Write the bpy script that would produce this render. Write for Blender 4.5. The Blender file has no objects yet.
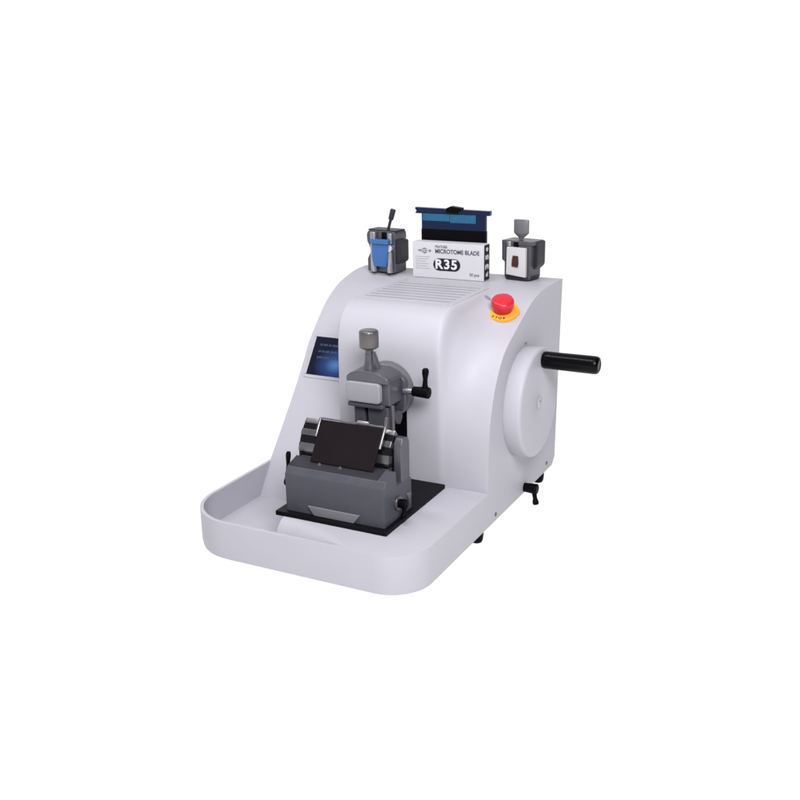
import bpy, bmesh, math, random
from mathutils import Vector, Matrix
random.seed(4)
S = bpy.context.scene
COL = S.collection
PI = math.pi
GROUND_Z = -0.008

# ------------------------------------------------------------------ materials
def mat(name, col, rough=0.5, metal=0.0, spec=0.5, bump=0.0, bscale=900.0, var=0.0, vscale=30.0, coat=0.0, rvar=0.0):
    m = bpy.data.materials.new(name); m.use_nodes = True
    nt = m.node_tree; b = nt.nodes['Principled BSDF']
    b.inputs['Base Color'].default_value = (*col, 1)
    b.inputs['Roughness'].default_value = rough
    b.inputs['Metallic'].default_value = metal
    b.inputs['Specular IOR Level'].default_value = spec
    b.inputs['Coat Weight'].default_value = coat
    tc = nt.nodes.new('ShaderNodeTexCoord')
    if var > 0:
        n = nt.nodes.new('ShaderNodeTexNoise'); n.inputs['Scale'].default_value = vscale; n.inputs['Detail'].default_value = 6
        nt.links.new(tc.outputs['Object'], n.inputs['Vector'])
        r = nt.nodes.new('ShaderNodeMapRange')
        r.inputs['From Min'].default_value = 0.3; r.inputs['From Max'].default_value = 0.7
        r.inputs['To Min'].default_value = 1 - var; r.inputs['To Max'].default_value = 1 + var
        nt.links.new(n.outputs['Fac'], r.inputs['Value'])
        mx = nt.nodes.new('ShaderNodeMix'); mx.data_type = 'RGBA'; mx.blend_type = 'MULTIPLY'
        mx.inputs['Factor'].default_value = 1
        mx.inputs['A'].default_value = (*col, 1)
        nt.links.new(r.outputs['Result'], mx.inputs['B'])
        nt.links.new(mx.outputs['Result'], b.inputs['Base Color'])
        if rvar > 0:
            r2 = nt.nodes.new('ShaderNodeMapRange')
            r2.inputs['From Min'].default_value = 0.3; r2.inputs['From Max'].default_value = 0.7
            r2.inputs['To Min'].default_value = rough - rvar; r2.inputs['To Max'].default_value = rough + rvar
            nt.links.new(n.outputs['Fac'], r2.inputs['Value'])
            nt.links.new(r2.outputs['Result'], b.inputs['Roughness'])
    if bump > 0:
        n = nt.nodes.new('ShaderNodeTexNoise'); n.inputs['Scale'].default_value = bscale; n.inputs['Detail'].default_value = 3
        nt.links.new(tc.outputs['Object'], n.inputs['Vector'])
        bp = nt.nodes.new('ShaderNodeBump'); bp.inputs['Strength'].default_value = bump; bp.inputs['Distance'].default_value = 0.0004
        nt.links.new(n.outputs['Fac'], bp.inputs['Height'])
        nt.links.new(bp.outputs['Normal'], b.inputs['Normal'])
    return m

WB = (0.400, 0.390, 0.442)
M = {}
M['white'] = mat('white_powder_coat', WB, 0.5, spec=0.22, bump=0.12, bscale=700, var=0.012, vscale=18, rvar=0.05)
M['wheel'] = mat('white_wheel_paint', (0.392, 0.382, 0.434), 0.45, spec=0.25, bump=0.06, bscale=600, var=0.012, vscale=25)
M['grey'] = mat('grey_anodised', (0.056, 0.056, 0.072), 0.45, metal=0.0, spec=0.3, bump=0.15, bscale=1400, var=0.06, vscale=60, rvar=0.06)
M['clamp'] = mat('grey_clamp_metal', (0.085, 0.084, 0.098), 0.38, metal=0.45, spec=0.4, bump=0.15, bscale=1400, var=0.08, vscale=60, rvar=0.06)
M['grey_mid'] = mat('grey_cast_metal', (0.098, 0.095, 0.114), 0.38, metal=0.5, spec=0.4, bump=0.15, bscale=1200, var=0.06, vscale=60, rvar=0.06)
M['grey_light'] = mat('pale_grey_block', (0.25, 0.246, 0.275), 0.5, spec=0.3, bump=0.1, var=0.03, vscale=60)
M['dark'] = mat('charcoal_metal', (0.022, 0.020, 0.027), 0.45, spec=0.25, bump=0.15, bscale=1200, var=0.06, vscale=60)
M['black'] = mat('black_plastic', (0.002, 0.002, 0.003), 0.45, spec=0.05, bump=0.04, bscale=900)
M['blackgrip'] = mat('black_gloss_grip', (0.001, 0.001, 0.0015), 0.24, spec=0.12)
M['blackplate'] = mat('black_base_plate', (0.0045, 0.0042, 0.006), 0.45, spec=0.08, bump=0.1, bscale=900, var=0.1)
M['steel'] = mat('brushed_steel', (0.38, 0.37, 0.40), 0.30, metal=0.9, bump=0.1, bscale=1500, var=0.06, vscale=80, rvar=0.08)
M['steel_dark'] = mat('knurled_steel', (0.13, 0.12, 0.13), 0.34, metal=0.7, bump=0.1, bscale=1500, var=0.06, vscale=80)
M['bar'] = mat('satin_steel', (0.19, 0.182, 0.20), 0.30, metal=0.9, bump=0.1, bscale=1500, var=0.08, vscale=60)
M['gloss'] = mat('steel_dark_reflection', (0.004, 0.004, 0.006), 0.2, spec=0.25, bump=0.04, bscale=1200)
M['slot'] = mat('slot_shade_grey', (0.20, 0.196, 0.225), 0.7, spec=0.1)
M['brown'] = mat('dark_brown_guard', (0.0095, 0.0062, 0.0080), 0.55, spec=0.06, bump=0.1, bscale=900, var=0.08, vscale=40)
M['red'] = mat('red_plastic', (0.50, 0.012, 0.028), 0.3, spec=0.4, bump=0.03)
M['yellow'] = mat('yellow_label', (0.72, 0.32, 0.035), 0.5, spec=0.3, var=0.03)
M['ink'] = mat('black_ink', (0.012, 0.012, 0.018), 0.6, spec=0.2)
M['greyink'] = mat('grey_ink', (0.17, 0.168, 0.185), 0.7, spec=0.2)
M['paleink'] = mat('pale_grey_ink', (0.30, 0.295, 0.325), 0.7, spec=0.2)
M['card'] = mat('white_card', (0.50, 0.49, 0.53), 0.6, spec=0.25, bump=0.08, bscale=1500, var=0.012)
M['whiteink'] = mat('white_ink', (0.60, 0.59, 0.63), 0.6, spec=0.2)
M['cassette_blue'] = mat('blue_plastic', (0.045, 0.125, 0.34), 0.5, spec=0.2, bump=0.05, var=0.04)
M['cassette_white'] = mat('white_plastic', (0.50, 0.485, 0.50), 0.5, spec=0.35, bump=0.05, var=0.02)
M['tissue'] = mat('brown_tissue', (0.045, 0.016, 0.014), 0.6, spec=0.3, bump=0.5, bscale=500, var=0.3, vscale=200)
M['pmark'] = mat('grey_switch', (0.22, 0.20, 0.245), 0.5, spec=0.3)

# translucent blue plastic
def blue_clear(name, col, rough, trans):
    m = mat(name, col, rough, spec=0.4)
    b = m.node_tree.nodes['Principled BSDF']
    b.inputs['Transmission Weight'].default_value = trans
    b.inputs['IOR'].default_value = 1.3
    return m
M['blue_deep'] = blue_clear('blue_tinted_plastic', (0.003, 0.011, 0.050), 0.14, 0.35)
M['blue_teal'] = mat('teal_blade_label', (0.006, 0.080, 0.165), 0.25, spec=0.4, var=0.08, vscale=120)

# screen
def screen_mat():
    m = bpy.data.materials.new('lit_blue_screen'); m.use_nodes = True
    nt = m.node_tree; b = nt.nodes['Principled BSDF']
    b.inputs['Base Color'].default_value = (0.004, 0.004, 0.010, 1); b.inputs['Roughness'].default_value = 0.25
    b.inputs['Specular IOR Level'].default_value = 0.25
    uv = nt.nodes.new('ShaderNodeUVMap'); uv.uv_map = 'UVMap'
    g = nt.nodes.new('ShaderNodeVectorMath'); g.operation = 'SUBTRACT'; g.inputs[1].default_value = (0.50, 0.30, 0)
    nt.links.new(uv.outputs['UV'], g.inputs[0])
    sc = nt.nodes.new('ShaderNodeVectorMath'); sc.operation = 'MULTIPLY'; sc.inputs[1].default_value = (1.5, 1.35, 0)
    nt.links.new(g.outputs[0], sc.inputs[0])
    ln = nt.nodes.new('ShaderNodeVectorMath'); ln.operation = 'LENGTH'; nt.links.new(sc.outputs[0], ln.inputs[0])
    r = nt.nodes.new('ShaderNodeValToRGB')
    e = r.color_ramp.elements
    e[0].position = 0.0; e[0].color = (0.12, 0.30, 0.72, 1)
    e[1].position = 0.64; e[1].color = (0.003, 0.004, 0.020, 1)
    e2 = r.color_ramp.elements.new(0.30); e2.color = (0.025, 0.075, 0.26, 1)
    nt.links.new(ln.outputs['Value'], r.inputs['Fac'])
    nt.links.new(r.outputs['Color'], b.inputs['Emission Color']); b.inputs['Emission Strength'].default_value = 0.7
    return m
M['screen'] = screen_mat()
def emis(name, col, s):
    m = mat(name, (0.01, 0.01, 0.02), 0.4)
    b = m.node_tree.nodes['Principled BSDF']
    b.inputs['Emission Color'].default_value = (*col, 1); b.inputs['Emission Strength'].default_value = s
    return m
M['screen_text'] = emis('lit_screen_text', (0.05, 0.13, 0.30), 0.30)

# ------------------------------------------------------------------ mesh helpers
def link(name, bm, m, parent=None, org=None, bevel=0.0, segs=3, smooth=True, angle=35, wn=True):
    if org is not None:
        bmesh.ops.translate(bm, verts=bm.verts, vec=-Vector(org))
    bmesh.ops.recalc_face_normals(bm, faces=bm.faces)
    me = bpy.data.meshes.new(name); bm.to_mesh(me); bm.free()
    for p in me.polygons: p.use_smooth = smooth
    o = bpy.data.objects.new(name, me); COL.objects.link(o)
    me.materials.append(m)
    if parent: o.parent = parent
    if bevel > 0:
        md = o.modifiers.new('bevel', 'BEVEL'); md.width = bevel; md.segments = segs
        md.limit_method = 'ANGLE'; md.angle_limit = math.radians(angle)
        md.harden_normals = True
    elif smooth:
        try: me.set_sharp_from_angle(angle=math.radians(angle))
        except Exception: pass
    return o

def new(): return bmesh.new()

def add_box(bm, x0, x1, y0, y1, z0, z1, mx=None):
    vs = [bm.verts.new((x, y, z)) for x in (x0, x1) for y in (y0, y1) for z in (z0, z1)]
    for f in ((0,1,3,2),(4,6,7,5),(0,4,5,1),(2,3,7,6),(0,2,6,4),(1,5,7,3)):
        bm.faces.new([vs[i] for i in f])
    if mx is not None: bmesh.ops.transform(bm, matrix=mx, verts=vs)
    return vs

def add_prism(bm, pts, axis, a0, a1, mx=None):
    """closed outline extruded along axis (0: pts are (y,z); 1: (x,z); 2: (x,y))"""
    def P(p, a):
        return {0: (a, p[0], p[1]), 1: (p[0], a, p[1]), 2: (p[0], p[1], a)}[axis]
    A = [bm.verts.new(P(p, a0)) for p in pts]; B = [bm.verts.new(P(p, a1)) for p in pts]
    n = len(pts)
    bm.faces.new(A); bm.faces.new(B[::-1])
    for i in range(n):
        bm.faces.new((A[i], B[i], B[(i+1) % n], A[(i+1) % n]))
    if mx is not None: bmesh.ops.transform(bm, matrix=mx, verts=A+B)
    return A+B

def frame_to(axis):
    z = Vector(axis).normalized()
    t = Vector((0, 0, 1)) if abs(z.z) < 0.9 else Vector((1, 0, 0))
    x = t.cross(z).normalized(); y = z.cross(x)
    return Matrix((x, y, z)).transposed().to_4x4()

def add_lathe(bm, prof, base, axis, n=48, flute=0, fd=0.0):
    """prof: list (radius, along axis); closed at both ends"""
    mx = Matrix.Translation(Vector(base)) @ frame_to(axis)
    rings = []
    allv = []
    for r, h in prof:
        ring = []
        for i in range(n):
            a = 2*PI*i/n
            rr = r
            if flute and r > 0: rr = r - fd*(0.5+0.5*math.cos(flute*a))
            ring.append(bm.verts.new((rr*math.cos(a), rr*math.sin(a), h)))
        rings.append(ring); allv += ring
    for k in range(len(rings)-1):
        A, B = rings[k], rings[k+1]
        for i in range(n):
            bm.faces.new((A[i], A[(i+1) % n], B[(i+1) % n], B[i]))
    bm.faces.new(rings[0][::-1]); bm.faces.new(rings[-1])
    bmesh.ops.transform(bm, matrix=mx, verts=allv)
    return allv

def add_rod(bm, p0, p1, r0, r1=None, n=24, rnd=0.0):
    r1 = r0 if r1 is None else r1
    p0 = Vector(p0); p1 = Vector(p1); L = (p1-p0).length
    if rnd > 0:
        prof = []
        for k in range(5):
            a = PI/2*k/4
            prof.append((max(1e-5, r0 - rnd + rnd*math.sin(a)), rnd - rnd*math.cos(a)))
        for k in range(5):
            a = PI/2*(4-k)/4
            prof.append((max(1e-5, r1 - rnd + rnd*math.sin(a)), L - rnd + rnd*math.cos(a)))
    else:
        prof = [(r0, 0), (r1, L)]
    return add_lathe(bm, prof, p0, p1-p0, n)

def rrect(x0, x1, y0, y1, r, n=6):
    pts = []
    for cx, cy, a0 in ((x1-r, y0+r, -PI/2), (x1-r, y1-r, 0), (x0+r, y1-r, PI/2), (x0+r, y0+r, PI)):
        for k in range(n+1):
            a = a0 + PI/2*k/n
            pts.append((cx + r*math.cos(a), cy + r*math.sin(a)))
    return pts

def text_bm(bm, body, size, mx, offset=0.0, align='LEFT', sx=1.0, ext=0.0001):
    cu = bpy.data.curves.new('lettering', 'FONT'); cu.body = body; cu.size = size
    cu.align_x = align; cu.align_y = 'CENTER'; cu.offset = offset; cu.extrude = ext; cu.resolution_u = 6
    ob = bpy.data.objects.new('lettering_curve', cu); COL.objects.link(ob)
    dg = bpy.context.evaluated_depsgraph_get(); dg.update()
    me = bpy.data.meshes.new_from_object(ob.evaluated_get(dg))
    me.transform(mx @ Matrix.Diagonal((sx, 1, 1, 1)))
    bm.from_mesh(me)
    bpy.data.meshes.remove(me); bpy.data.objects.remove(ob); bpy.data.curves.remove(cu)

def thing(name, loc, label, cat, group=None):
    o = bpy.data.objects.new(name, None); COL.objects.link(o); o.location = loc
    o.empty_display_size = 0.05
    o['label'] = label; o['category'] = cat
    if group: o['group'] = group
    return o

def smoothstep(q): 
    q = max(0.0, min(1.0, q)); return q*q*(3-2*q)

def catmull(pts, sub=8):
    out = []
    n = len(pts)
    for i in range(n-1):
        p0 = pts[max(i-1, 0)]; p1 = pts[i]; p2 = pts[i+1]; p3 = pts[min(i+2, n-1)]
        for k in range(sub):
            t = k/sub
            q = []
            for d in range(2):
                a = p1[d]; 
                m1 = 0.5*(p2[d]-p0[d]); m2 = 0.5*(p3[d]-p1[d])
                t2 = t*t; t3 = t2*t
                q.append((2*t3-3*t2+1)*a + (t3-2*t2+t)*m1 + (-2*t3+3*t2)*p2[d] + (t3-t2)*m2)
            out.append(tuple(q))
    out.append(pts[-1])
    return out

# ------------------------------------------------------------------ setting
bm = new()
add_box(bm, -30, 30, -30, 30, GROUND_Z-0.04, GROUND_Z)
gm = mat('white_ground_glow', (0.35, 0.35, 0.35), 0.8, spec=0.0)      # white ground with an added glow to wash out contact shadows
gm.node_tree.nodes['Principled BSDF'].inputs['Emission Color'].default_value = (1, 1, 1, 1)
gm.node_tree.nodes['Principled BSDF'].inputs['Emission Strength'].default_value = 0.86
g = link('glow_ground', bm, gm, smooth=False); g['kind'] = 'structure'

# ------------------------------------------------------------------ MICROTOME
ORG = (0.01, 0.12, GROUND_Z)
MT = thing('microtome', ORG, 'white bench-top rotary microtome with side handwheel and grey knife holder on white table', 'microtome')

def part(name, bm, m, parent=None, **k):
    return link(name, bm, m, parent or MT, ORG, **k)

# ---- housing: three side profiles blended across the width
Rp = [(.094,.012),(.0935,.045),(.093,.075),(.094,.12),(.099,.17),(.115,.22),(.14,.258),(.165,.279),(.2,.2965),(.237,.314),(.268,.327),(.3,.335),(.33,.339),(.36,.34),(.42,.34)]
Hp = [(.088,.012),(.088,.04),(.088,.07),(.088,.15),(.088,.22),(.088,.268),(.0895,.290),(.096,.311),(.108,.327),(.126,.3375),(.15,.34),(.25,.34),(.34,.34),(.42,.34)]
Lp = [(.036,.012),(.058,.045),(.077,.07),(.096,.092),(.118,.118),(.145,.150),(.171,.183),(.193,.213),(.214,.243),(.25,.279),(.28,.304),(.317,.323),(.345,.331),(.38,.338),(.42,.34)]
NT = 84
def resample(pts):
    d = catmull(pts, 10)
    u = [a+b for a, b in d]
    out = []
    for k in range(NT+1):
        t = u[0] + (u[-1]-u[0])*k/NT
        i = 0
        while i < len(u)-2 and u[i+1] < t: i += 1
        f = 0 if u[i+1] == u[i] else (t-u[i])/(u[i+1]-u[i])
        f = max(0, min(1, f))
        out.append((d[i][0]+(d[i+1][0]-d[i][0])*f, d[i][1]+(d[i+1][1]-d[i][1])*f))
    return out
Rr, Hr, Lr = resample(Rp), resample(Hp), resample(Lp)
XL, XR = -0.181, 0.201
HX0, HX1 = -0.0595, 0.120
def lerp(a, b, f): return (a[0]+(b[0]-a[0])*f, a[1]+(b[1]-a[1])*f)
def body_pt(x, k):
    if x <= HX0+0.012:
        return lerp(Lr[k], Hr[k], smoothstep((x-(HX0-0.006))/0.018))
    if x <= HX1: return Hr[k]
    q = (x-HX1)/(XR-0.006-HX1); q = max(0, min(1, q))
    # short rounded shoulder, then an eased run down to the side profile
    f = 1-(1-q)**2.8
    f = f*smoothstep(q/0.16) if q < 0.16 else f
    return lerp(Hr[k], Rr[k], f)
xs = [XL, XL+.008, XL+.03, -.12, -.09, -.066]
xs += [HX0-.006+.018*i/8 for i in range(9)]
xs += [-.01, .04, .09, HX1-.006]
xs += [HX1+(XR-.012-HX1)*i/22 for i in range(23)] + [XR-.006, XR]
BACKB = 0.404
bm = new()
grid = []
for x in xs:
    grid.append([bm.verts.new((x, *body_pt(x, k))) for k in range(NT+1)])
for i in range(len(xs)-1):
    for k in range(NT):
        bm.faces.new((grid[i][k], grid[i+1][k], grid[i+1][k+1], grid[i][k+1]))
back = [bm.verts.new((x, BACKB, .024)) for x in xs]
bot = [bm.verts.new((x, BACKB-.014, .012)) for x in xs]
for i in range(len(xs)-1):
    bm.faces.new((grid[i][NT], grid[i+1][NT], back[i+1], back[i]))
    bm.faces.new((back[i], back[i+1], bot[i+1], bot[i]))
    bm.faces.new((bot[i], bot[i+1], grid[i+1][0], grid[i][0]))
bm.faces.new(grid[0] + [back[0], bot[0]])
bm.faces.new((grid[-1] + [back[-1], bot[-1]])[::-1])
part('housing', bm, M['white'], bevel=0.0045, segs=4, angle=48)

def surf(x, y):
    """height and normal of the housing's upper surface at (x, y)"""
    def hz(x, y):
        best = None
        for k in range(NT):
            a = body_pt(x, k); b = body_pt(x, k+1)
            if a[0] <= y <= b[0] and b[0] > a[0]:
                best = a[1]+(b[1]-a[1])*(y-a[0])/(b[0]-a[0])
        return best
    e = 0.006
    z = hz(x, y)
    n = Vector((-(hz(x+e, y)-hz(x-e, y))/(2*e), -(hz(x, y+e)-hz(x, y-e))/(2*e), 1)).normalized()
    return z, n

# ---- waste tray: thin wall following a rounded outline
def tray_outline(o):
    """outline inset by o, from the back left round the front to the back right"""
    x0, x1, y0 = -.1845+o, .2022-o, -.1625+o
    rl, rr = .088-o, .060-o
    pts = [(x0, .105)]
    for k in range(15):
        a = PI + PI/2*k/14
        pts.append((x0+rl+rl*math.cos(a), y0+rl+rl*math.sin(a)))
    for k in range(13):
        a = -PI/2 + PI/2*k/12
        pts.append((x1-rr+rr*math.cos(a), y0+rr+rr*math.sin(a)))
    pts.append((x1, .0945))
    return pts
ZR, ZF = .0688, .020
oA, oB, oC = tray_outline(0.0), tray_outline(0.0055), tray_outline(0.0015)
# the trough runs down the left side and along the front, fading out to the right;
# the plinth's front rolls down into it
yw = -.1625+.0055
PX = -.0325
front = catmull([(PX, -.1040), (-.012, -.1050), (.012, -.1085), (.036, -.1150), (.060, -.1250), (.082, -.1390), (.098, -.1540)], 5)
TIP = front[-1][0]
left_inner = [p for p in oB if p[0] < PX-.004]
bm = new()
def V(x, y, z): return bm.verts.new((x, y, z))
vt = [V(p[0], p[1], ZR) for p in oA]; vm = [V(p[0], p[1], ZF) for p in oA]; vb = [V(p[0], p[1], .012) for p in oC]
lt = [V(p[0], p[1], ZR) for p in left_inner]; lb = [V(p[0], p[1], ZF) for p in left_inner]
cols = []
NR = 10
for x, y0 in front:
    fade = 1-smoothstep((x-PX)/(TIP-PX))
    D = .0004 + (ZR-ZF-.0004)*fade
    dy = min(.030, max(.0008, (y0-yw)*.6))
    c = [V(x, yw, ZR), V(x, yw, ZR-D), V(x, y0-dy, ZR-D)]
    for k in range(1, NR):
        t = PI/2*(NR-k)/NR
        c.append(V(x, y0-dy*math.sin(t), ZR-D*(1-math.cos(t))))
    c.append(V(x, y0, ZR)); cols.append(c)
for i in range(len(cols)-1):
    for k in range(len(cols[0])-1):
        bm.faces.new((cols[i][k], cols[i+1][k], cols[i+1][k+1], cols[i][k+1]))
bt, bl = V(PX, .105, ZR), V(PX, .105, ZF)
c0 = cols[0]
bm.faces.new(vt + [bt] + [c[-1] for c in cols] + [c[0] for c in cols[::-1]] + lt[::-1])      # top
bm.faces.new(cols[-1])
bm.faces.new([bt, bl] + c0[2:])                                                             # plinth's left side
for i in range(len(lt)-1): bm.faces.new((lt[i], lt[i+1], lb[i+1], lb[i]))
bm.faces.new((lt[-1], c0[0], c0[1], lb[-1]))
bm.faces.new(lb + [c0[1], c0[2], bl])                                                       # floor
for i in range(len(oA)-1):
    bm.faces.new((vt[i], vt[i+1], vm[i+1], vm[i])); bm.faces.new((vm[i], vm[i+1], vb[i+1], vb[i]))
bm.faces.new(vb)
TR = part('waste_tray', bm, M['white'], bevel=0.0024, segs=4, angle=50)

# ---- base plate (black) on the plinth
bm = new(); add_box(bm, -.0475, .1335, -.1055, .0875, .0680, .0750)
part('base_plate', bm, M['blackplate'], bevel=0.001, segs=2)

# ---- vent grille on top
bm = new()
V0, V1, W0, W1 = -.0505, .119, .148, .296
bm = new(); add_prism(bm, rrect(V0, V1, W0, W1, .004), 2, .3395, .3411)
VG = part('vent_grille', bm, M['white'], bevel=0.0008, segs=3)
bm = new()
ns = 7
for i in range(ns):
    y = W0 + .016 + (W1-W0-.032)*i/(ns-1)
    add_prism(bm, rrect(V0+.010, V1-.010, y-.0016, y+.0016, .0015), 2, .3405, .34118)  # grey inlays painted in for the shade of the vent openings
part('slot_shade', bm, M['slot'], VG, smooth=False)

# ---- display on the left slope
A = Vector((0, .171, .183)); B = Vector((0, .214, .243))
up = (B-A).normalized(); nrm = Vector((0, -up.z, up.y))
P0 = Vector((0, .176, .1945)) 
hh = 0.067
P0 = Vector((0, .1790, .1936)); 
def DP(x, s, d): return Vector((x, 0, 0)) + P0 + up*s + nrm*d
def slab(bm, x0, x1, s0, s1, d0, d1):
    vs = [bm.verts.new(DP(x, s, d)) for x in (x0, x1) for s in (s0, s1) for d in (d0, d1)]
    for f in ((0,1,3,2),(4,6,7,5),(0,4,5,1),(2,3,7,6),(0,2,6,4),(1,5,7,3)):
        bm.faces.new([vs[i] for i in f])
DX0, DX1 = -.1665, -.068
bm = new()
for (a, b, c, d) in ((DX0-.006, DX1+.006, -.007, -.001), (DX0-.006, DX1+.006, hh+.001, hh+.006), (DX0-.006, DX0-.001, -.001, hh+.001), (DX1+.001, DX1+.006, -.001, hh+.001)):
    slab(bm, a, b, c, d, -.004, .0016)
DS = part('display', bm, M['white'], bevel=0.0012, segs=3)
bm = new()
slab(bm, DX0-.0015, DX1+.0015, -.0015, hh+.0015, -.004, .0012)
so = part('screen', bm, M['screen'], DS, smooth=False)
me = so.data; uvl = me.uv_layers.new(name='UVMap')
for p in me.polygons:
    for li in p.loop_indices:
        co = me.vertices[me.loops[li].vertex_index].co + Vector(ORG)
        uvl.data[li].uv = ((co.x-DX0)/(DX1-DX0), (co-P0).dot(up)/hh)
bm = new()
for s, ln in ((.052, .9), (.040, .8), (.029, .85)):
    x = DX0+.010
    end = DX0+.010+(DX1-DX0-.022)*ln
    while x < end:
        w = random.choice((.005, .008, .012))
        slab(bm, x, min(x+w, end), s, s+.0040, .0010, .0014); x += w+.002
part('screen_text', bm, M['screen_text'], DS, smooth=False)

# ---- handwheel
WC = Vector((.2, .238, .175))
bm = new()
add_lathe(bm, [(.083,-.002),(.0875,0.0),(.0882,.003),(.0882,.0235),(.0872,.0265),(.0850,.0285),(.082,.0292),(.06,.0296),(.016,.0292),(.0145,.0285),(.001,.0285)], WC, (1,0,0), 96)
HW = part('handwheel', bm, M['wheel'], angle=60)
bm = new(); add_lathe(bm, [(.0105,.028),(.0110,.0290),(.0102,.0294),(.001,.0295)], WC, (1,0,0), 40)
part('hub_cap', bm, M['wheel'], HW)
bm = new(); add_lathe(bm, [(.0020,.029),(.0020,.0298),(.001,.0299)], WC+Vector((0,.001,.002)), (1,0,0), 16)
part('hub_screw', bm, M['greyink'], HW)
bm = new()
GP = Vector((.2295, .2485, .2425))
add_lathe(bm, [(.0105,-.001),(.0128,.001),(.0138,.004),(.0138,.020),(.0142,.06),(.0142,.083),(.0136,.087),(.0120,.0895),(.009,.0905),(.0085,.0900),(.001,.0900)], GP, (1,0,0), 48)
part('crank_grip', bm, M['blackgrip'], HW, angle=60)
# dark bar painted in for the shadow gap line just above the wheel
bm = new(); add_box(bm, .2008, .2022, .240, .248, .2665, .2685)
part('gap_shadow_mark', bm, M['greyink'], bevel=0.0003)

# ---- emergency stop
EX, EY = .1655, .235
ez, en = surf(EX, EY)
en = Vector((en.x-.09, en.y, en.z)).normalized()
EP = Vector((EX, EY, ez)) + en*.0010
bm = new(); add_lathe(bm, [(.0262,-.006),(.0266,.001),(.0263,.0026),(.0254,.0030),(.001,.0030)], EP, en, 56)
ES = part('emergency_stop', bm, M['yellow'])
bm = new(); add_lathe(bm, [(.0140,.002),(.0142,.0070),(.0165,.0095),(.0176,.0125),(.0180,.0180),(.0175,.0212),(.0160,.0234),(.0122,.0242),(.001,.0244)], EP, en, 56)
part('button', bm, M['red'], ES, angle=50)
# word on the ring, on the side towards the front
fx = Matrix.Identity(4)
xa = Vector((1, 0, 0)); xa = (xa - en*xa.dot(en)).normalized(); ya = en.cross(xa)
RM = Matrix((xa, ya, en)).transposed().to_4x4()
bm = new()
for i, ch in enumerate('STOP'):
    a = math.radians(-112 + 16*i)
    ctr = EP + xa*(.0222*math.cos(a)) + ya*(.0222*math.sin(a)) + en*.0031
    text_bm(bm, ch, .0066, Matrix.Translation(ctr) @ RM @ Matrix.Rotation(a+PI/2, 4, 'Z'), offset=0.0003, align='CENTER')
part('lettering', bm, M['ink'], ES, smooth=False)
# small grey indicator left of the button
ix, iy = .1340, .250
iz, inn = surf(ix, iy)
bm = new()
vs = add_lathe(bm, [(.0046,-.001),(.0050,.0004),(.0044,.0012),(.001,.0013)], (0,0,0), (0,0,1), 24)
bmesh.ops.transform(bm, matrix=Matrix.Translation((ix, iy, iz)) @ frame_to(inn) @ Matrix.Diagonal((.9, 1.35, 1, 1)), verts=vs)
part('indicator', bm, M['pmark'])

# ---- feet, side screws, clamping lever
for x, y in ((.188, .082), (.189, .352), (-.165, .10), (-.165, .352)):
    bm = new(); add_lathe(bm, [(.0055, GROUND_Z), (.0080, GROUND_Z+.0012), (.0098, GROUND_Z+.005), (.0106, .004), (.0108, .013)], (x, y, 0), (0,0,1), 28)
    part('foot', bm, M['black'])
for y, z in ((.126, .0225), (.361, .0255)):
    for dz in (0,):
        bm = new(); add_lathe(bm, [(.0036,-.001),(.0036,.0006),(.0026,.0016),(.0012,.0017),(.001,.0008)], (.2006, y, z), (1,0,0), 20)
        part('side_screw', bm, M['steel_dark'])

def lever(name, hub0, hub1, r, tip, side, mat_=None):
    """clamping lever: a hub along its axis and a flared arm"""
    bm = new()
    hub0 = Vector(hub0); hub1 = Vector(hub1); tip = Vector(tip)
    add_rod(bm, hub0, hub1, r*.86, r, 28, rnd=r*.22)
    root = hub0.lerp(hub1, .72)
    d = tip-root; L = d.length
    add_lathe(bm, [(r*.55, 0), (r*.62, L*.15), (r*.44, L*.35), (r*.40, L*.58), (r*.58, L*.80), (r*.60, L*.92), (r*.42, L), (r*.1, L*1.01)], root, d, 20)
    return part(name, bm, mat_ or M['black'], side, angle=50)
lever('clamp_lever', (.199, .252, .021), (.224, .252, .021), .0088, (.224, .246, -.004), MT)

# ---- black plate standing in for the shade of the opening behind the specimen head
bm = new(); add_prism(bm, rrect(.012, .0695, .1, .236, .003), 1, .0866, .0885)
for z in [.106+.0085*i for i in range(14)]:
    add_box(bm, .0155, .0665, .0862, .0895, z, z+.004)
part('slot_shade_plate', bm, M['black'], smooth=False)

# ------------------------------------------------------------------ specimen head
HC = (.0400, .217)
bm = new()
add_lathe(bm, [(.041,0),(.0435,.002),(.0435,.019),(.0420,.0215),(.039,.023),(.001,.023)], (HC[0], .0885, HC[1]), (0,-1,0), 72)
SH = part('specimen_head', bm, mat('pale_cast_disc', (0.15, 0.146, 0.168), 0.4, metal=0.35, spec=0.4, bump=0.12, bscale=1200, var=0.06, vscale=60), angle=50)
# body of the clamp
bm = new()
add_box(bm, .014, .0785, .016, .054, .212, .249)
add_prism(bm, [(.010,.246),(.010,.2535),(.016,.2585),(.030,.263),(.060,.263),(.0765,.2565),(.0795,.2535),(.0795,.246)], 1, .010, .056)
part('clamp_body', bm, M['grey_mid'], SH, bevel=0.0022, segs=3)
bm = new()   # rear carrier between clamp and disc
add_prism(bm, rrect(.018, .084, .196, .249, .012), 1, .0545, .0665)
part('carrier', bm, M['grey_mid'], SH, bevel=0.0015)
bm = new()
add_prism(bm, rrect(.0115, .0675, .2165, .2475, .0055), 1, .0055, .0165)
part('specimen_block', bm, M['grey_light'], SH, bevel=0.0028, segs=4)
bm = new()
add_box(bm, .012, .070, .0085, .034, .2085, .2150)
part('lower_jaw', bm, M['grey'], SH, bevel=0.002)
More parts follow.
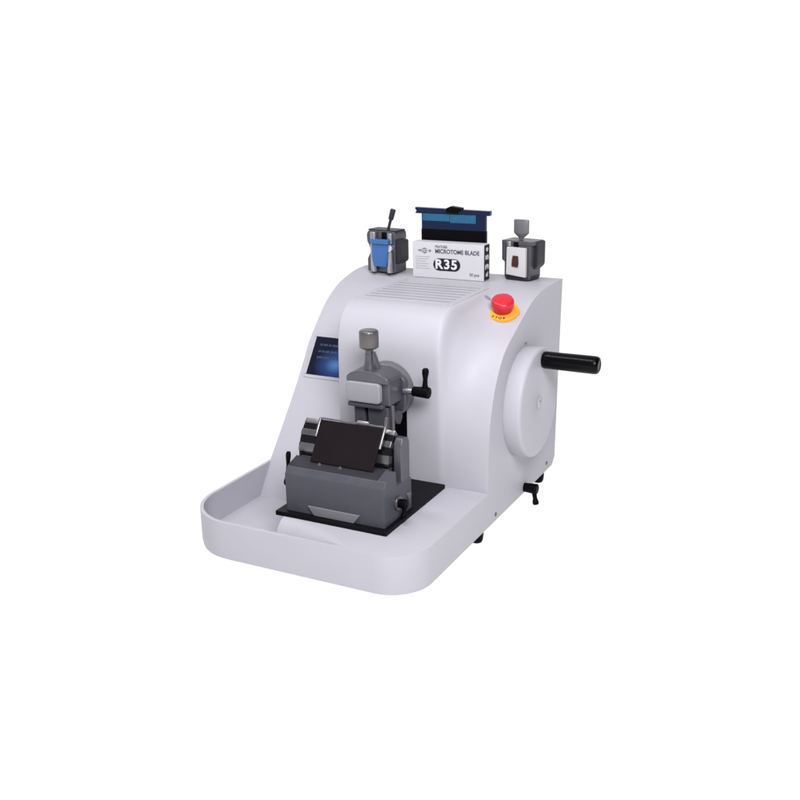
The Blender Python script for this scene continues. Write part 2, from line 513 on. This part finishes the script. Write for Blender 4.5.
# two guide legs below
for x0, x1 in ((.0170, .0355), (.0405, .0735)):
    bm = new(); add_box(bm, x0, x1, .018, .040, .150, .2095)
    part('guide_leg', bm, M['grey'], SH, bevel=0.0025)
bm = new(); add_box(bm, .0345, .0415, .026, .044, .150, .210)
part('guide_slot', bm, M['black'], SH, bevel=0.001)
bm = new(); add_rod(bm, (.0745, .030, .150), (.0745, .030, .211), .0042, rnd=.001)
part('guide_rod', bm, M['steel_dark'], SH)
bm = new(); add_prism(bm, [(.040,.196),(.066,.196),(.066,.181),(.058,.172),(.046,.177),(.040,.186)], 0, .060, .0745)
part('pivot_bracket', bm, M['grey'], SH, bevel=0.003)
# clamp screw with flared stem
bm = new()
add_lathe(bm, [(.0098,0),(.0088,.004),(.0074,.011),(.0069,.016),(.0068,.022),(.0060,.0225),(.0060,.034)], (.0365, .035, .2615), (0,0,1), 32)
CS = part('screw_stem', bm, M['grey_mid'], SH)
bm = new()
add_lathe(bm, [(.0105,0),(.0138,.0018),(.0145,.004),(.0145,.0245),(.0138,.0265),(.0118,.0278),(.001,.0278)], (.0365, .035, .2915), (0,0,1), 72, flute=24, fd=.0007)
part('clamp_knob', bm, M['steel_dark'], SH, angle=50)
bm = new()
add_prism(bm, [(.0430,.262),(.0540,.262),(.0480,.278),(.0440,.288)], 1, .030, .040)
part('stem_web', bm, M['grey_mid'], SH, bevel=0.0015)
# locking lever on the right of the head
bm = new(); add_rod(bm, (.082, .054, .2275), (.102, .054, .2275), .0048, rnd=.001)
part('lever_stud', bm, M['steel'], SH)
lever('locking_lever', (.0975, .054, .2285), (.1245, .054, .2285), .0085, (.1185, .054, .2650), SH)

# ------------------------------------------------------------------ knife holder
bm = new()
add_prism(bm, [(-.0955,.0742),(-.0955,.1315),(-.0875,.1405),(-.0635,.1475),(-.0590,.1465),(-.0570,.1240),(-.014,.1230),(-.012,.1200),(-.012,.0742)], 0, -.0345, .1262)
KH = part('knife_holder', bm, M['grey'], bevel=0.0012, segs=3, angle=20)
# pale trapezoid plaque at the foot
bm = new(); add_prism(bm, [(.0035,.0885),(.0885,.0885),(.0785,.0752),(.0135,.0752)], 1, -.0985, -.0953)
part('front_plaque', bm, mat('plaque_grey', (0.15, 0.147, 0.165), 0.45, spec=0.4, bump=0.1, var=0.05), KH, bevel=0.0008)
# tilted knife carrier: dark and pale bands imitate reflections in polished steel
T0 = Vector((0, -.030, .1955)); T1 = Vector((0, -.056, .1400))
tv = (T1-T0).normalized(); tn = Vector((0, tv.z, -tv.y)); 
if tn.y > 0: tn = -tn
TL_ = (T1-T0).length
def tilt(bm, x0, x1, s0, s1, d0, d1):
    vs = [bm.verts.new(Vector((x, 0, 0)) + T0 + tv*s + tn*d) for x in (x0, x1) for s in (s0, s1) for d in (d0, d1)]
    for f in ((0,1,3,2),(4,6,7,5),(0,4,5,1),(2,3,7,6),(0,2,6,4),(1,5,7,3)):
        bm.faces.new([vs[i] for i in f])
DR, BUL = None, .0080
ch = TL_; DR = (ch*ch/4+BUL*BUL)/(2*BUL); half = math.asin(ch/2/DR)
DC = T0.lerp(T1, .5) - tn*(DR-BUL)
def arc(q, r):           # q 0..1 from the top edge to the foot of the drum
    a = -half + 2*half*q
    v = DC + tn*(r*math.cos(a)) + tv*(r*math.sin(a)); return (v.y, v.z)
def sector(bm, q0, q1, r0, r1, x0, x1, n=8):
    pts = [arc(q0+(q1-q0)*k/n, r1) for k in range(n+1)] + [arc(q1+(q0-q1)*k/n, r0) for k in range(n+1)]
    add_prism(bm, pts, 0, x0, x1)
bm = new(); sector(bm, .005, 1.22, DR-.020, DR-.0005, -.0348, .1120, 18)
part('dark_reflection_core', bm, M['gloss'], KH, bevel=0.0006)
for q0, q1, x0 in ((.0, .125, -.0352), (.275, .42, -.0354), (.60, .80, -.0356), (.90, 1.03, -.0300)):
    bm = new(); sector(bm, q0, q1, DR-.012, DR+.0004, x0, .1122)
    part('pale_reflection_band', bm, M['bar'], KH, bevel=0.0009, segs=3)
# brown guard plate with its steel wire frame
G0 = Vector((0, -.0375, .1985)); G1 = Vector((0, -.0740, .1465))
gv = (G1-G0).normalized(); gn = Vector((0, gv.z, -gv.y))
if gn.y > 0: gn = -gn
GL = (G1-G0).length
def gpt(x, s, d): return Vector((x, 0, 0)) + G0 + gv*s + gn*d
bm = new()
vs = [bm.verts.new(gpt(x, s, d)) for x in (-.0040, .0975) for s in (0, GL) for d in (-.0015, .0015)]
for f in ((0,1,3,2),(4,6,7,5),(0,4,5,1),(2,3,7,6),(0,2,6,4),(1,5,7,3)): bm.faces.new([vs[i] for i in f])
part('guard_plate', bm, M['brown'], KH, bevel=0.0008)
bm = new()
add_rod(bm, gpt(-.0060, -.002, .001), gpt(-.0060, GL*.42, .001), .0021, rnd=.0006)
add_rod(bm, gpt(.0995, -.002, .001), gpt(.0995, GL*.48, .001), .0021, rnd=.0006)
add_rod(bm, gpt(-.0060, -.002, .001), gpt(.0995, -.002, .001), .0013)
add_rod(bm, gpt(.0995, -.002, .001), gpt(.0995, -.002, .001)+Vector((0, .004, .014)), .0019, rnd=.0006)
GF = part('guard_frame', bm, M['bar'], KH)
bm = new(); add_rod(bm, gpt(.055, -.004, .0025), gpt(.073, -.004, .0025), .0022, rnd=.0008)
part('guard_hinge', bm, M['steel'], KH)
for x in (.013, .047):
    bm = new(); add_rod(bm, gpt(x, GL+.003, -.004), gpt(x, GL+.003, .003), .0026, rnd=.0006)
    part('guard_screw', bm, M['steel_dark'], KH)
# upright cheek on the right
bm = new()
add_prism(bm, [(-.0405,.120),(-.0405,.172),(-.0385,.181),(-.033,.1865),(-.024,.1865),(-.0165,.183),(-.0145,.176),(-.0145,.120)], 0, .1125, .1255)
part('cheek', bm, M['grey_mid'], KH, bevel=0.002)
bm = new(); add_prism(bm, [(-.0868,.1402),(-.0640,.1470),(-.0640,.1487),(-.0868,.1420)], 0, -.0335, .1115)
part('dark_top_sheet', bm, M['dark'], KH, bevel=0.0005)  # thin dark sheet added to darken the holder's sloping top
# side foot with clamping lever on the right
bm = new(); add_rod(bm, (.1255, -.056, .0985), (.1295, -.056, .0985), .0105, rnd=.001)
part('clamp_collar', bm, M['steel_dark'], KH)
lever('clamp_lever', (.1285, -.056, .0985), (.1410, -.056, .0985), .0075, (.1385, -.062, .0800), KH)
lever('clamp_lever', (-.0340, -.080, .1120), (-.0440, -.080, .1120), .0062, (-.0405, -.074, .1560), KH)
bm = new(); add_rod(bm, (.122, -.022, .098), (.1285, -.022, .098), .006, rnd=.001)
part('clamp_bolt', bm, M['steel_dark'], KH)

# ------------------------------------------------------------------ blade carton
BX0, BX1, BY0, BY1, BZ0, BZ1 = -.0445, .0885, .3425, .3665, .3405, .4015
borg = ((BX0+BX1)/2, (BY0+BY1)/2, BZ0)
CT = thing('blade_carton', borg, 'white printed carton of microtome blades marked R35 standing on the microtome top', 'box')
def bpart(name, bm, m, parent=None, **k): return link(name, bm, m, parent or CT, borg, **k)
bm = new(); add_box(bm, BX0, BX1, BY0, BY1, BZ0, BZ1)
bpart('carton', bm, M['card'], bevel=0.0007, segs=2)
bm = new(); add_box(bm, BX1-.001, BX1+.0005, BY0+.0018, BY1-.0004, BZ0+.0012, BZ1-.0008)
SP = bpart('side_panel', bm, M['ink'], smooth=False)
FX = lambda x, z, d=0.0: Matrix.Translation((x, BY0-.0003-d, z)) @ Matrix.Rotation(PI/2, 4, 'X')
SX = lambda y, z: Matrix.Translation((BX1+.0007, y, z)) @ Matrix.Rotation(PI/2, 4, 'Z') @ Matrix.Rotation(PI/2, 4, 'X')
ym = (BY0+BY1)/2
bm = new()
for ch, z, sz in (('R', .3505, .011), ('3', .3640, .020), ('5', .3800, .018), ('0', .3930, .011)):
    text_bm(bm, ch, sz, SX(ym+.001, z) @ Matrix.Rotation(PI/2, 4, 'Z'), offset=0.0008, align='CENTER')
bpart('lettering', bm, M['whiteink'], SP, smooth=False)
# pill badge R35
bw, bh, bcx, bcz = .0505, .0212, .0203, .3645
bm = new(); add_prism(bm, rrect(bcx-bw/2, bcx+bw/2, bcz-bh/2, bcz+bh/2, bh/2-.0001, 10), 1, BY0-.0004, BY0+.0004)
BG = bpart('badge', bm, M['ink'], smooth=False)
bm = new()
for ch, dx in (('R', -.0148), ('3', .0004), ('5', .0140)):
    text_bm(bm, ch, .0220, FX(bcx+dx, bcz, .0003), offset=0.0007, align='CENTER', sx=1.08)
bpart('lettering', bm, M['whiteink'], BG, smooth=False)
# title lines
bm = new()
text_bm(bm, 'MICROTOME BLADE', .0100, FX(-.0015, .3868), offset=0.00025, sx=.90)
bpart('title_lettering', bm, mat('dark_grey_ink', (0.075, 0.074, 0.085), 0.6, spec=0.2), smooth=False)
bm = new(); text_bm(bm, 'FEATHER', .0060, FX(-.0015, .3947), offset=0.0002, sx=.95)
bpart('small_lettering', bm, M['greyink'], smooth=False)
bm = new(); text_bm(bm, '50 pcs', .0068, FX(.0625, .3502), offset=0.0002)
bpart('count_lettering', bm, M['greyink'], smooth=False)
# logo: diamond with an arrow head at the left and a dot at the right
bm = new()
def flat(bm, pts): 
    vs = [bm.verts.new((x, BY0-.0003, z)) for x, z in pts]; bm.faces.new(vs)
lx, lz = -.0213, .3872
flat(bm, [(lx-.0140, lz), (lx-.0075, lz+.0022), (lx-.0055, lz), (lx-.0075, lz-.0022)])
flat(bm, [(lx-.0068, lz+.0016), (lx, lz+.0052), (lx+.0062, lz+.0016), (lx, lz+.0022)])
flat(bm, [(lx-.0068, lz-.0016), (lx, lz-.0022), (lx+.0062, lz-.0016), (lx, lz-.0056)])
flat(bm, [(lx+.0070, lz), (lx+.0098, lz+.0026), (lx+.0132, lz), (lx+.0098, lz-.0026)])
flat(bm, [(lx-.0050, lz+.0007), (lx+.0050, lz+.0007), (lx+.0050, lz-.0007), (lx-.0050, lz-.0007)])
bpart('logo', bm, M['greyink'], smooth=False)
# illegible fine print: short broken rules
bm = new()
for i in range(6):
    z = .3765 - i*.0040
    x = -.0385; end = x + (.0265, .024, .020, .0265, .022, .0265)[i]
    while x < end-.001:
        w = random.uniform(.0018, .0050)
        w = min(w, end-x)
        flat(bm, [(x, z-.0005), (x+w, z-.0005), (x+w, z+.0005), (x, z+.0005)]); x += w+.0008
bpart('fine_print', bm, M['paleink'], smooth=False)

# ------------------------------------------------------------------ blade dispenser (blue lid over black case) behind the carton
dorg = (.0245, .372, .3405)
DSH = -.0025
DI = thing('blade_dispenser', dorg, 'upright blade dispenser with tinted blue top and black base behind the white carton', 'blade dispenser')
def dpart(name, bm, m, parent=None, **k):
    bmesh.ops.translate(bm, verts=bm.verts, vec=(DSH, 0, 0))
    return link(name, bm, m, parent or DI, dorg, **k)
bm = new(); add_box(bm, -.0375, .0830, .3682, .3770, .3405, .4205)
dpart('case', bm, M['black'], bevel=0.001)
bm = new(); add_box(bm, -.0370, .0825, .3690, .3765, .4200, .4480)
LID = dpart('lid', bm, M['blue_deep'], bevel=0.0008)
bm = new(); add_prism(bm, [(-.0490,.4465),(.0905,.4465),(.0905,.4545),(-.0490,.4570),(-.0490,.4535),(-.0465,.4515)], 1, .3680, .3778)
dpart('rim', bm, M['blue_deep'], bevel=0.0008)
bm = new(); add_box(bm, -.0345, .0165, .3681, .3692, .4345, .4466); add_box(bm, .0172, .0650, .3681, .3692, .4325, .4466)
dpart('blade_label', bm, M['blue_teal'], LID, bevel=0.0003)
bm = new(); add_prism(bm, [(.0105,.4500),(.0300,.4480),(.0390,.4545),(.0390,.4580),(.0190,.4605),(.0110,.4570)], 1, .3655, .3785)
dpart('clip', bm, M['black'], bevel=0.0008)

# ------------------------------------------------------------------ spare specimen clamps on the top
def local(org, deg):
    return Matrix.Translation(org) @ Matrix.Rotation(math.radians(deg), 4, 'Z')

# left: cassette clamp with a blue cassette
LO = Vector((-.1165, .3605, .3402)); LM = local(LO, -8)
CC = thing('cassette_clamp', LO, 'dark grey metal cassette clamp with a thin upright lever, left on the microtome top', 'specimen clamp', 'spare specimen clamps')
def lpart(name, bm, m, parent=None, **k):
    bmesh.ops.transform(bm, matrix=LM @ Matrix.Translation((-.0015,0,0)) @ Matrix.Diagonal((1.0, .85, .94, 1)), verts=bm.verts)
    return link(name, bm, m, parent or CC, LO, **k)
bm = new()
out = [(-.0315,.0),(-.0315,.0235),(-.0265,.0325),(-.0245,.0385),(-.0265,.0470),(-.0315,.0560),(-.0325,.0690),(-.0300,.0755),(-.0250,.0775),(.0260,.0775),(.0300,.0745),(.0305,.0660),(.0300,.0620),(.0290,.0)]
add_prism(bm, out, 1, .004, .046)
lpart('body', bm, M['clamp'], bevel=0.0018, segs=3, angle=30)
bm = new(); add_box(bm, -.031, .029, .008, .044, .0765, .0795)
lpart('top_plate', bm, M['dark'], bevel=0.0012)
bm = new(); add_prism(bm, [(.0285,.016),(.0360,.020),(.0385,.024),(.0385,.060),(.0360,.0615),(.0285,.0615)], 1, .008, .040)
lpart('rear_block', bm, M['dark'], bevel=0.0015)
bm = new(); add_rod(bm, (-.0140,-.0005,.0005), (-.0140,-.0005,.0755), .0062, rnd=.001)
lpart('guide_pin', bm, M['steel'])
bm = new(); add_rod(bm, (.0205,.0005,.0005), (.0205,.0005,.0400), .0058, rnd=.001); add_rod(bm, (.0205,.0025,.0550), (.0205,.0025,.0750), .0050, rnd=.001)
lpart('jaw_rod', bm, M['steel'])
bm = new(); add_rod(bm, (.0215,-.0060,.0470), (.0215,.0070,.0470), .0072, n=28, rnd=.0015)
lpart('jaw_screw', bm, mat('bright_steel', (0.62, 0.61, 0.64), 0.25, metal=0.9, var=0.04, vscale=80))
bm = new(); add_box(bm, .0015, .0120, .0030, .0060, .060, .076)
lpart('jaw_slot', bm, M['black'], bevel=0.0006)
bm = new()
add_rod(bm, (.0075,.016,.076), (.0150,.016,.1000), .0027, rnd=.0006); add_rod(bm, (.0145,.016,.0985), (.0205,.016,.1180), .0048, .0052, rnd=.0015)
lpart('lever', bm, M['dark'])
CB = thing('tissue_cassette', LO + Vector((-.008, -.008, .014)), 'bright blue tissue cassette gripped upright in the dark clamp beside the carton', 'tissue cassette')
bm = new()
add_prism(bm, [(-.0225,.0610),(.0155,.0610),(.0135,.0380),(.0090,.0130),(-.0190,.0130),(-.0225,.0300)], 1, -.0155, -.0068)
bmesh.ops.transform(bm, matrix=LM @ Matrix.Translation((.006,.008,-.001)) @ Matrix.Diagonal((.95, 1, .93, 1)), verts=bm.verts)
link('cassette_body', bm, M['cassette_blue'], CB, CB.location, bevel=0.0016, segs=3, angle=30)
bm = new(); add_prism(bm, [(-.0240,.0565),(.0170,.0565),(.0175,.0650),(-.0245,.0650)], 1, -.0190, -.0062)
bmesh.ops.transform(bm, matrix=LM @ Matrix.Translation((.006,.008,-.001)) @ Matrix.Diagonal((.95, 1, .93, 1)), verts=bm.verts)
link('cassette_lip', bm, M['cassette_blue'], CB, CB.location, bevel=0.0014, segs=3)
bm = new(); add_box(bm, .0085, .0125, -.0165, -.0060, .018, .058)
bmesh.ops.transform(bm, matrix=LM @ Matrix.Translation((.006,.008,-.001)) @ Matrix.Diagonal((.95, 1, .93, 1)) @ Matrix.Translation((.0105,0,.058)) @ Matrix.Rotation(math.radians(7), 4, 'Y') @ Matrix.Translation((-.0105,0,-.058)), verts=bm.verts)
link('cassette_rail', bm, M['cassette_blue'], CB, CB.location, bevel=0.001)

# right: block clamp with knob, white cassette and brown tissue
RO = Vector((.1375, .3735, .3402)); RMx = local(RO, -10)
KC = thing('block_clamp', RO, 'dark grey specimen block clamp with a flat grey thumb knob, right on the microtome top', 'specimen clamp', 'spare specimen clamps')
def rpart(name, bm, m, parent=None, **k):
    bmesh.ops.transform(bm, matrix=RMx @ Matrix.Translation((-.0015,0,0)) @ Matrix.Diagonal((.96,.86,1,1)), verts=bm.verts)
    return link(name, bm, m, parent or KC, RO, **k)
bm = new()
add_prism(bm, [(-.0275,.004),(-.0245,.001),(.0215,0),(.0245,.004),(.0255,.0620),(-.0275,.0620)], 1, .002, .044)
rpart('body', bm, M['clamp'], bevel=0.0018, segs=3, angle=30)
bm = new(); add_prism(bm, rrect(-.0270, .0250, -.0010, .0450, .010), 2, 0.0005, .0085)
rpart('base', bm, M['dark'], bevel=0.0012)
bm = new(); add_box(bm, -.0325, .0300, .0005, .0440, .0595, .0665)
rpart('top_plate', bm, M['clamp'], bevel=0.0014)
bm = new(); add_prism(bm, [(-.0330,.0330),(-.0265,.0290),(-.0265,.0650),(-.0330,.0650)], 1, .002, .022)
rpart('side_ear', bm, M['grey_mid'], bevel=0.0015)
bm = new(); add_prism(bm, [(.0245,.0180),(.0310,.0240),(.0325,.0290),(.0325,.0650),(.0245,.0650)], 1, .016, .046)
rpart('side_ear', bm, M['dark'], bevel=0.0015)
bm = new(); add_rod(bm, (-.0165,.0005,.0570), (-.0165,.0005,.0650), .0048, rnd=.001)
rpart('guide_pin', bm, M['steel'])
bm = new(); add_box(bm, -.0075, .0015, -.0012, .0040, .0545, .0645)
rpart('jaw_slot', bm, M['black'], bevel=0.0006)
bm = new()
add_lathe(bm, [(.0042,.0620),(.0042,.0690),(.0068,.0715),(.0140,.0772),(.0150,.0790),(.0150,.0982),(.0142,.1000),(.001,.1003)], (-.0020,.018,0), (0,0,1), 40)
bmesh.ops.scale(bm, vec=(1, .45, 1), space=Matrix.Translation((0,-.018,0)), verts=bm.verts)
rpart('thumb_knob', bm, mat('knob_grey', (0.125, 0.125, 0.14), 0.45, metal=0.2, bump=0.1, var=0.05), angle=50)
WCs = thing('tissue_cassette', RO + Vector((-.005, -.006, .008)), 'white tissue cassette holding a small brown tissue square, gripped in the knobbed clamp', 'tissue cassette')
bm = new(); add_prism(bm, [(-.0200,.0100),(.0170,.0070),(.0165,.0560),(-.0190,.0565)], 1, -.0060, .0010)
bmesh.ops.transform(bm, matrix=RMx, verts=bm.verts)
link('cassette_plate', bm, M['cassette_white'], WCs, WCs.location, bevel=0.001)
bm = new(); add_prism(bm, [(-.0085,.0245),(.0035,.0235),(.0050,.0300),(.0040,.0425),(-.0060,.0430),(-.0075,.0370)], 1, -.0078, -.0058)
bmesh.ops.transform(bm, matrix=RMx, verts=bm.verts)
link('tissue_block', bm, M['tissue'], WCs, WCs.location, bevel=0.0008)

# ------------------------------------------------------------------ camera (fitted to the photograph's vanishing points)
yaw, pit, rol = math.radians(27.54), math.radians(17.19), math.radians(-1.1)
f = Vector((-math.sin(yaw)*math.cos(pit), math.cos(yaw)*math.cos(pit), -math.sin(pit)))
r0 = Vector((math.cos(yaw), math.sin(yaw), 0)); u0 = r0.cross(f)
rt = r0*math.cos(rol) + u0*math.sin(rol); upv = u0*math.cos(rol) - r0*math.sin(rol)
cd = bpy.data.cameras.new('camera'); cam = bpy.data.objects.new('camera', cd); COL.objects.link(cam)
d = f + rt*((462-400)/1005.6) - upv*((553-400)/1005.6)
loc = Vector((.2, 0, .012)) - d*1.45
mw = Matrix((rt, upv, -f)).transposed().to_4x4(); mw.translation = loc
cam.matrix_world = mw
cd.sensor_width = 36; cd.lens = 36*1005.6/800; cd.clip_start = 0.05; cd.clip_end = 200
S.camera = cam

# ------------------------------------------------------------------ light: white studio surround + one large softbox
w = bpy.data.worlds.new('World'); S.world = w; w.use_nodes = True
nt = w.node_tree; bg = nt.nodes['Background']
tc = nt.nodes.new('ShaderNodeTexCoord')
sep = nt.nodes.new('ShaderNodeSeparateXYZ'); nt.links.new(tc.outputs['Generated'], sep.inputs[0])
def ramp(src, a, b, va, vb):
    mr = nt.nodes.new('ShaderNodeMapRange'); mr.interpolation_type = 'SMOOTHSTEP'
    mr.inputs['From Min'].default_value = a; mr.inputs['From Max'].default_value = b
    mr.inputs['To Min'].default_value = va; mr.inputs['To Max'].default_value = vb
    nt.links.new(src, mr.inputs['Value']); return mr.outputs['Result']
rx = ramp(sep.outputs['X'], 0.0, 0.60, 1.12, 0.12)        # surround dimmed on the handwheel side to shade that face
rz = ramp(sep.outputs['Z'], 0.25, 0.90, 1.0, 0.55)         # dimmed upwards too, so top faces come out darker
ry = ramp(sep.outputs['Y'], 0.15, -0.50, 1.0, 0.45)        # and dimmed behind the camera to cut the fill on front faces
m0 = nt.nodes.new('ShaderNodeMath'); m0.operation = 'MULTIPLY'
nt.links.new(rx, m0.inputs[0]); nt.links.new(ry, m0.inputs[1])
mu = nt.nodes.new('ShaderNodeMath'); mu.operation = 'MULTIPLY'
nt.links.new(m0.outputs[0], mu.inputs[0]); nt.links.new(rz, mu.inputs[1])
nt.links.new(mu.outputs[0], bg.inputs['Strength'])
bg.inputs['Color'].default_value = (1, 1, 1, 1)

def softbox(name, loc, tgt, sx, sy, power, col=(1, 1, 1)):
    l = bpy.data.lights.new(name, 'AREA'); l.shape = 'RECTANGLE'; l.size = sx; l.size_y = sy; l.energy = power; l.color = col
    o = bpy.data.objects.new(name, l); COL.objects.link(o); o.location = loc
    o.rotation_euler = (Vector(tgt)-Vector(loc)).to_track_quat('-Z', 'Y').to_euler()
    return o
softbox('softbox', (0.88, -0.95, 1.22), (0.05, .1, .18), 0.7, 0.55, 33)
softbox('strip_softbox', (-0.20, -0.35, 1.9), (0, .1, .2), 1.5, 0.10, 17)

S.view_settings.view_transform = 'Standard'; S.view_settings.look = 'None'
S.view_settings.exposure = 0; S.view_settings.gamma = 1
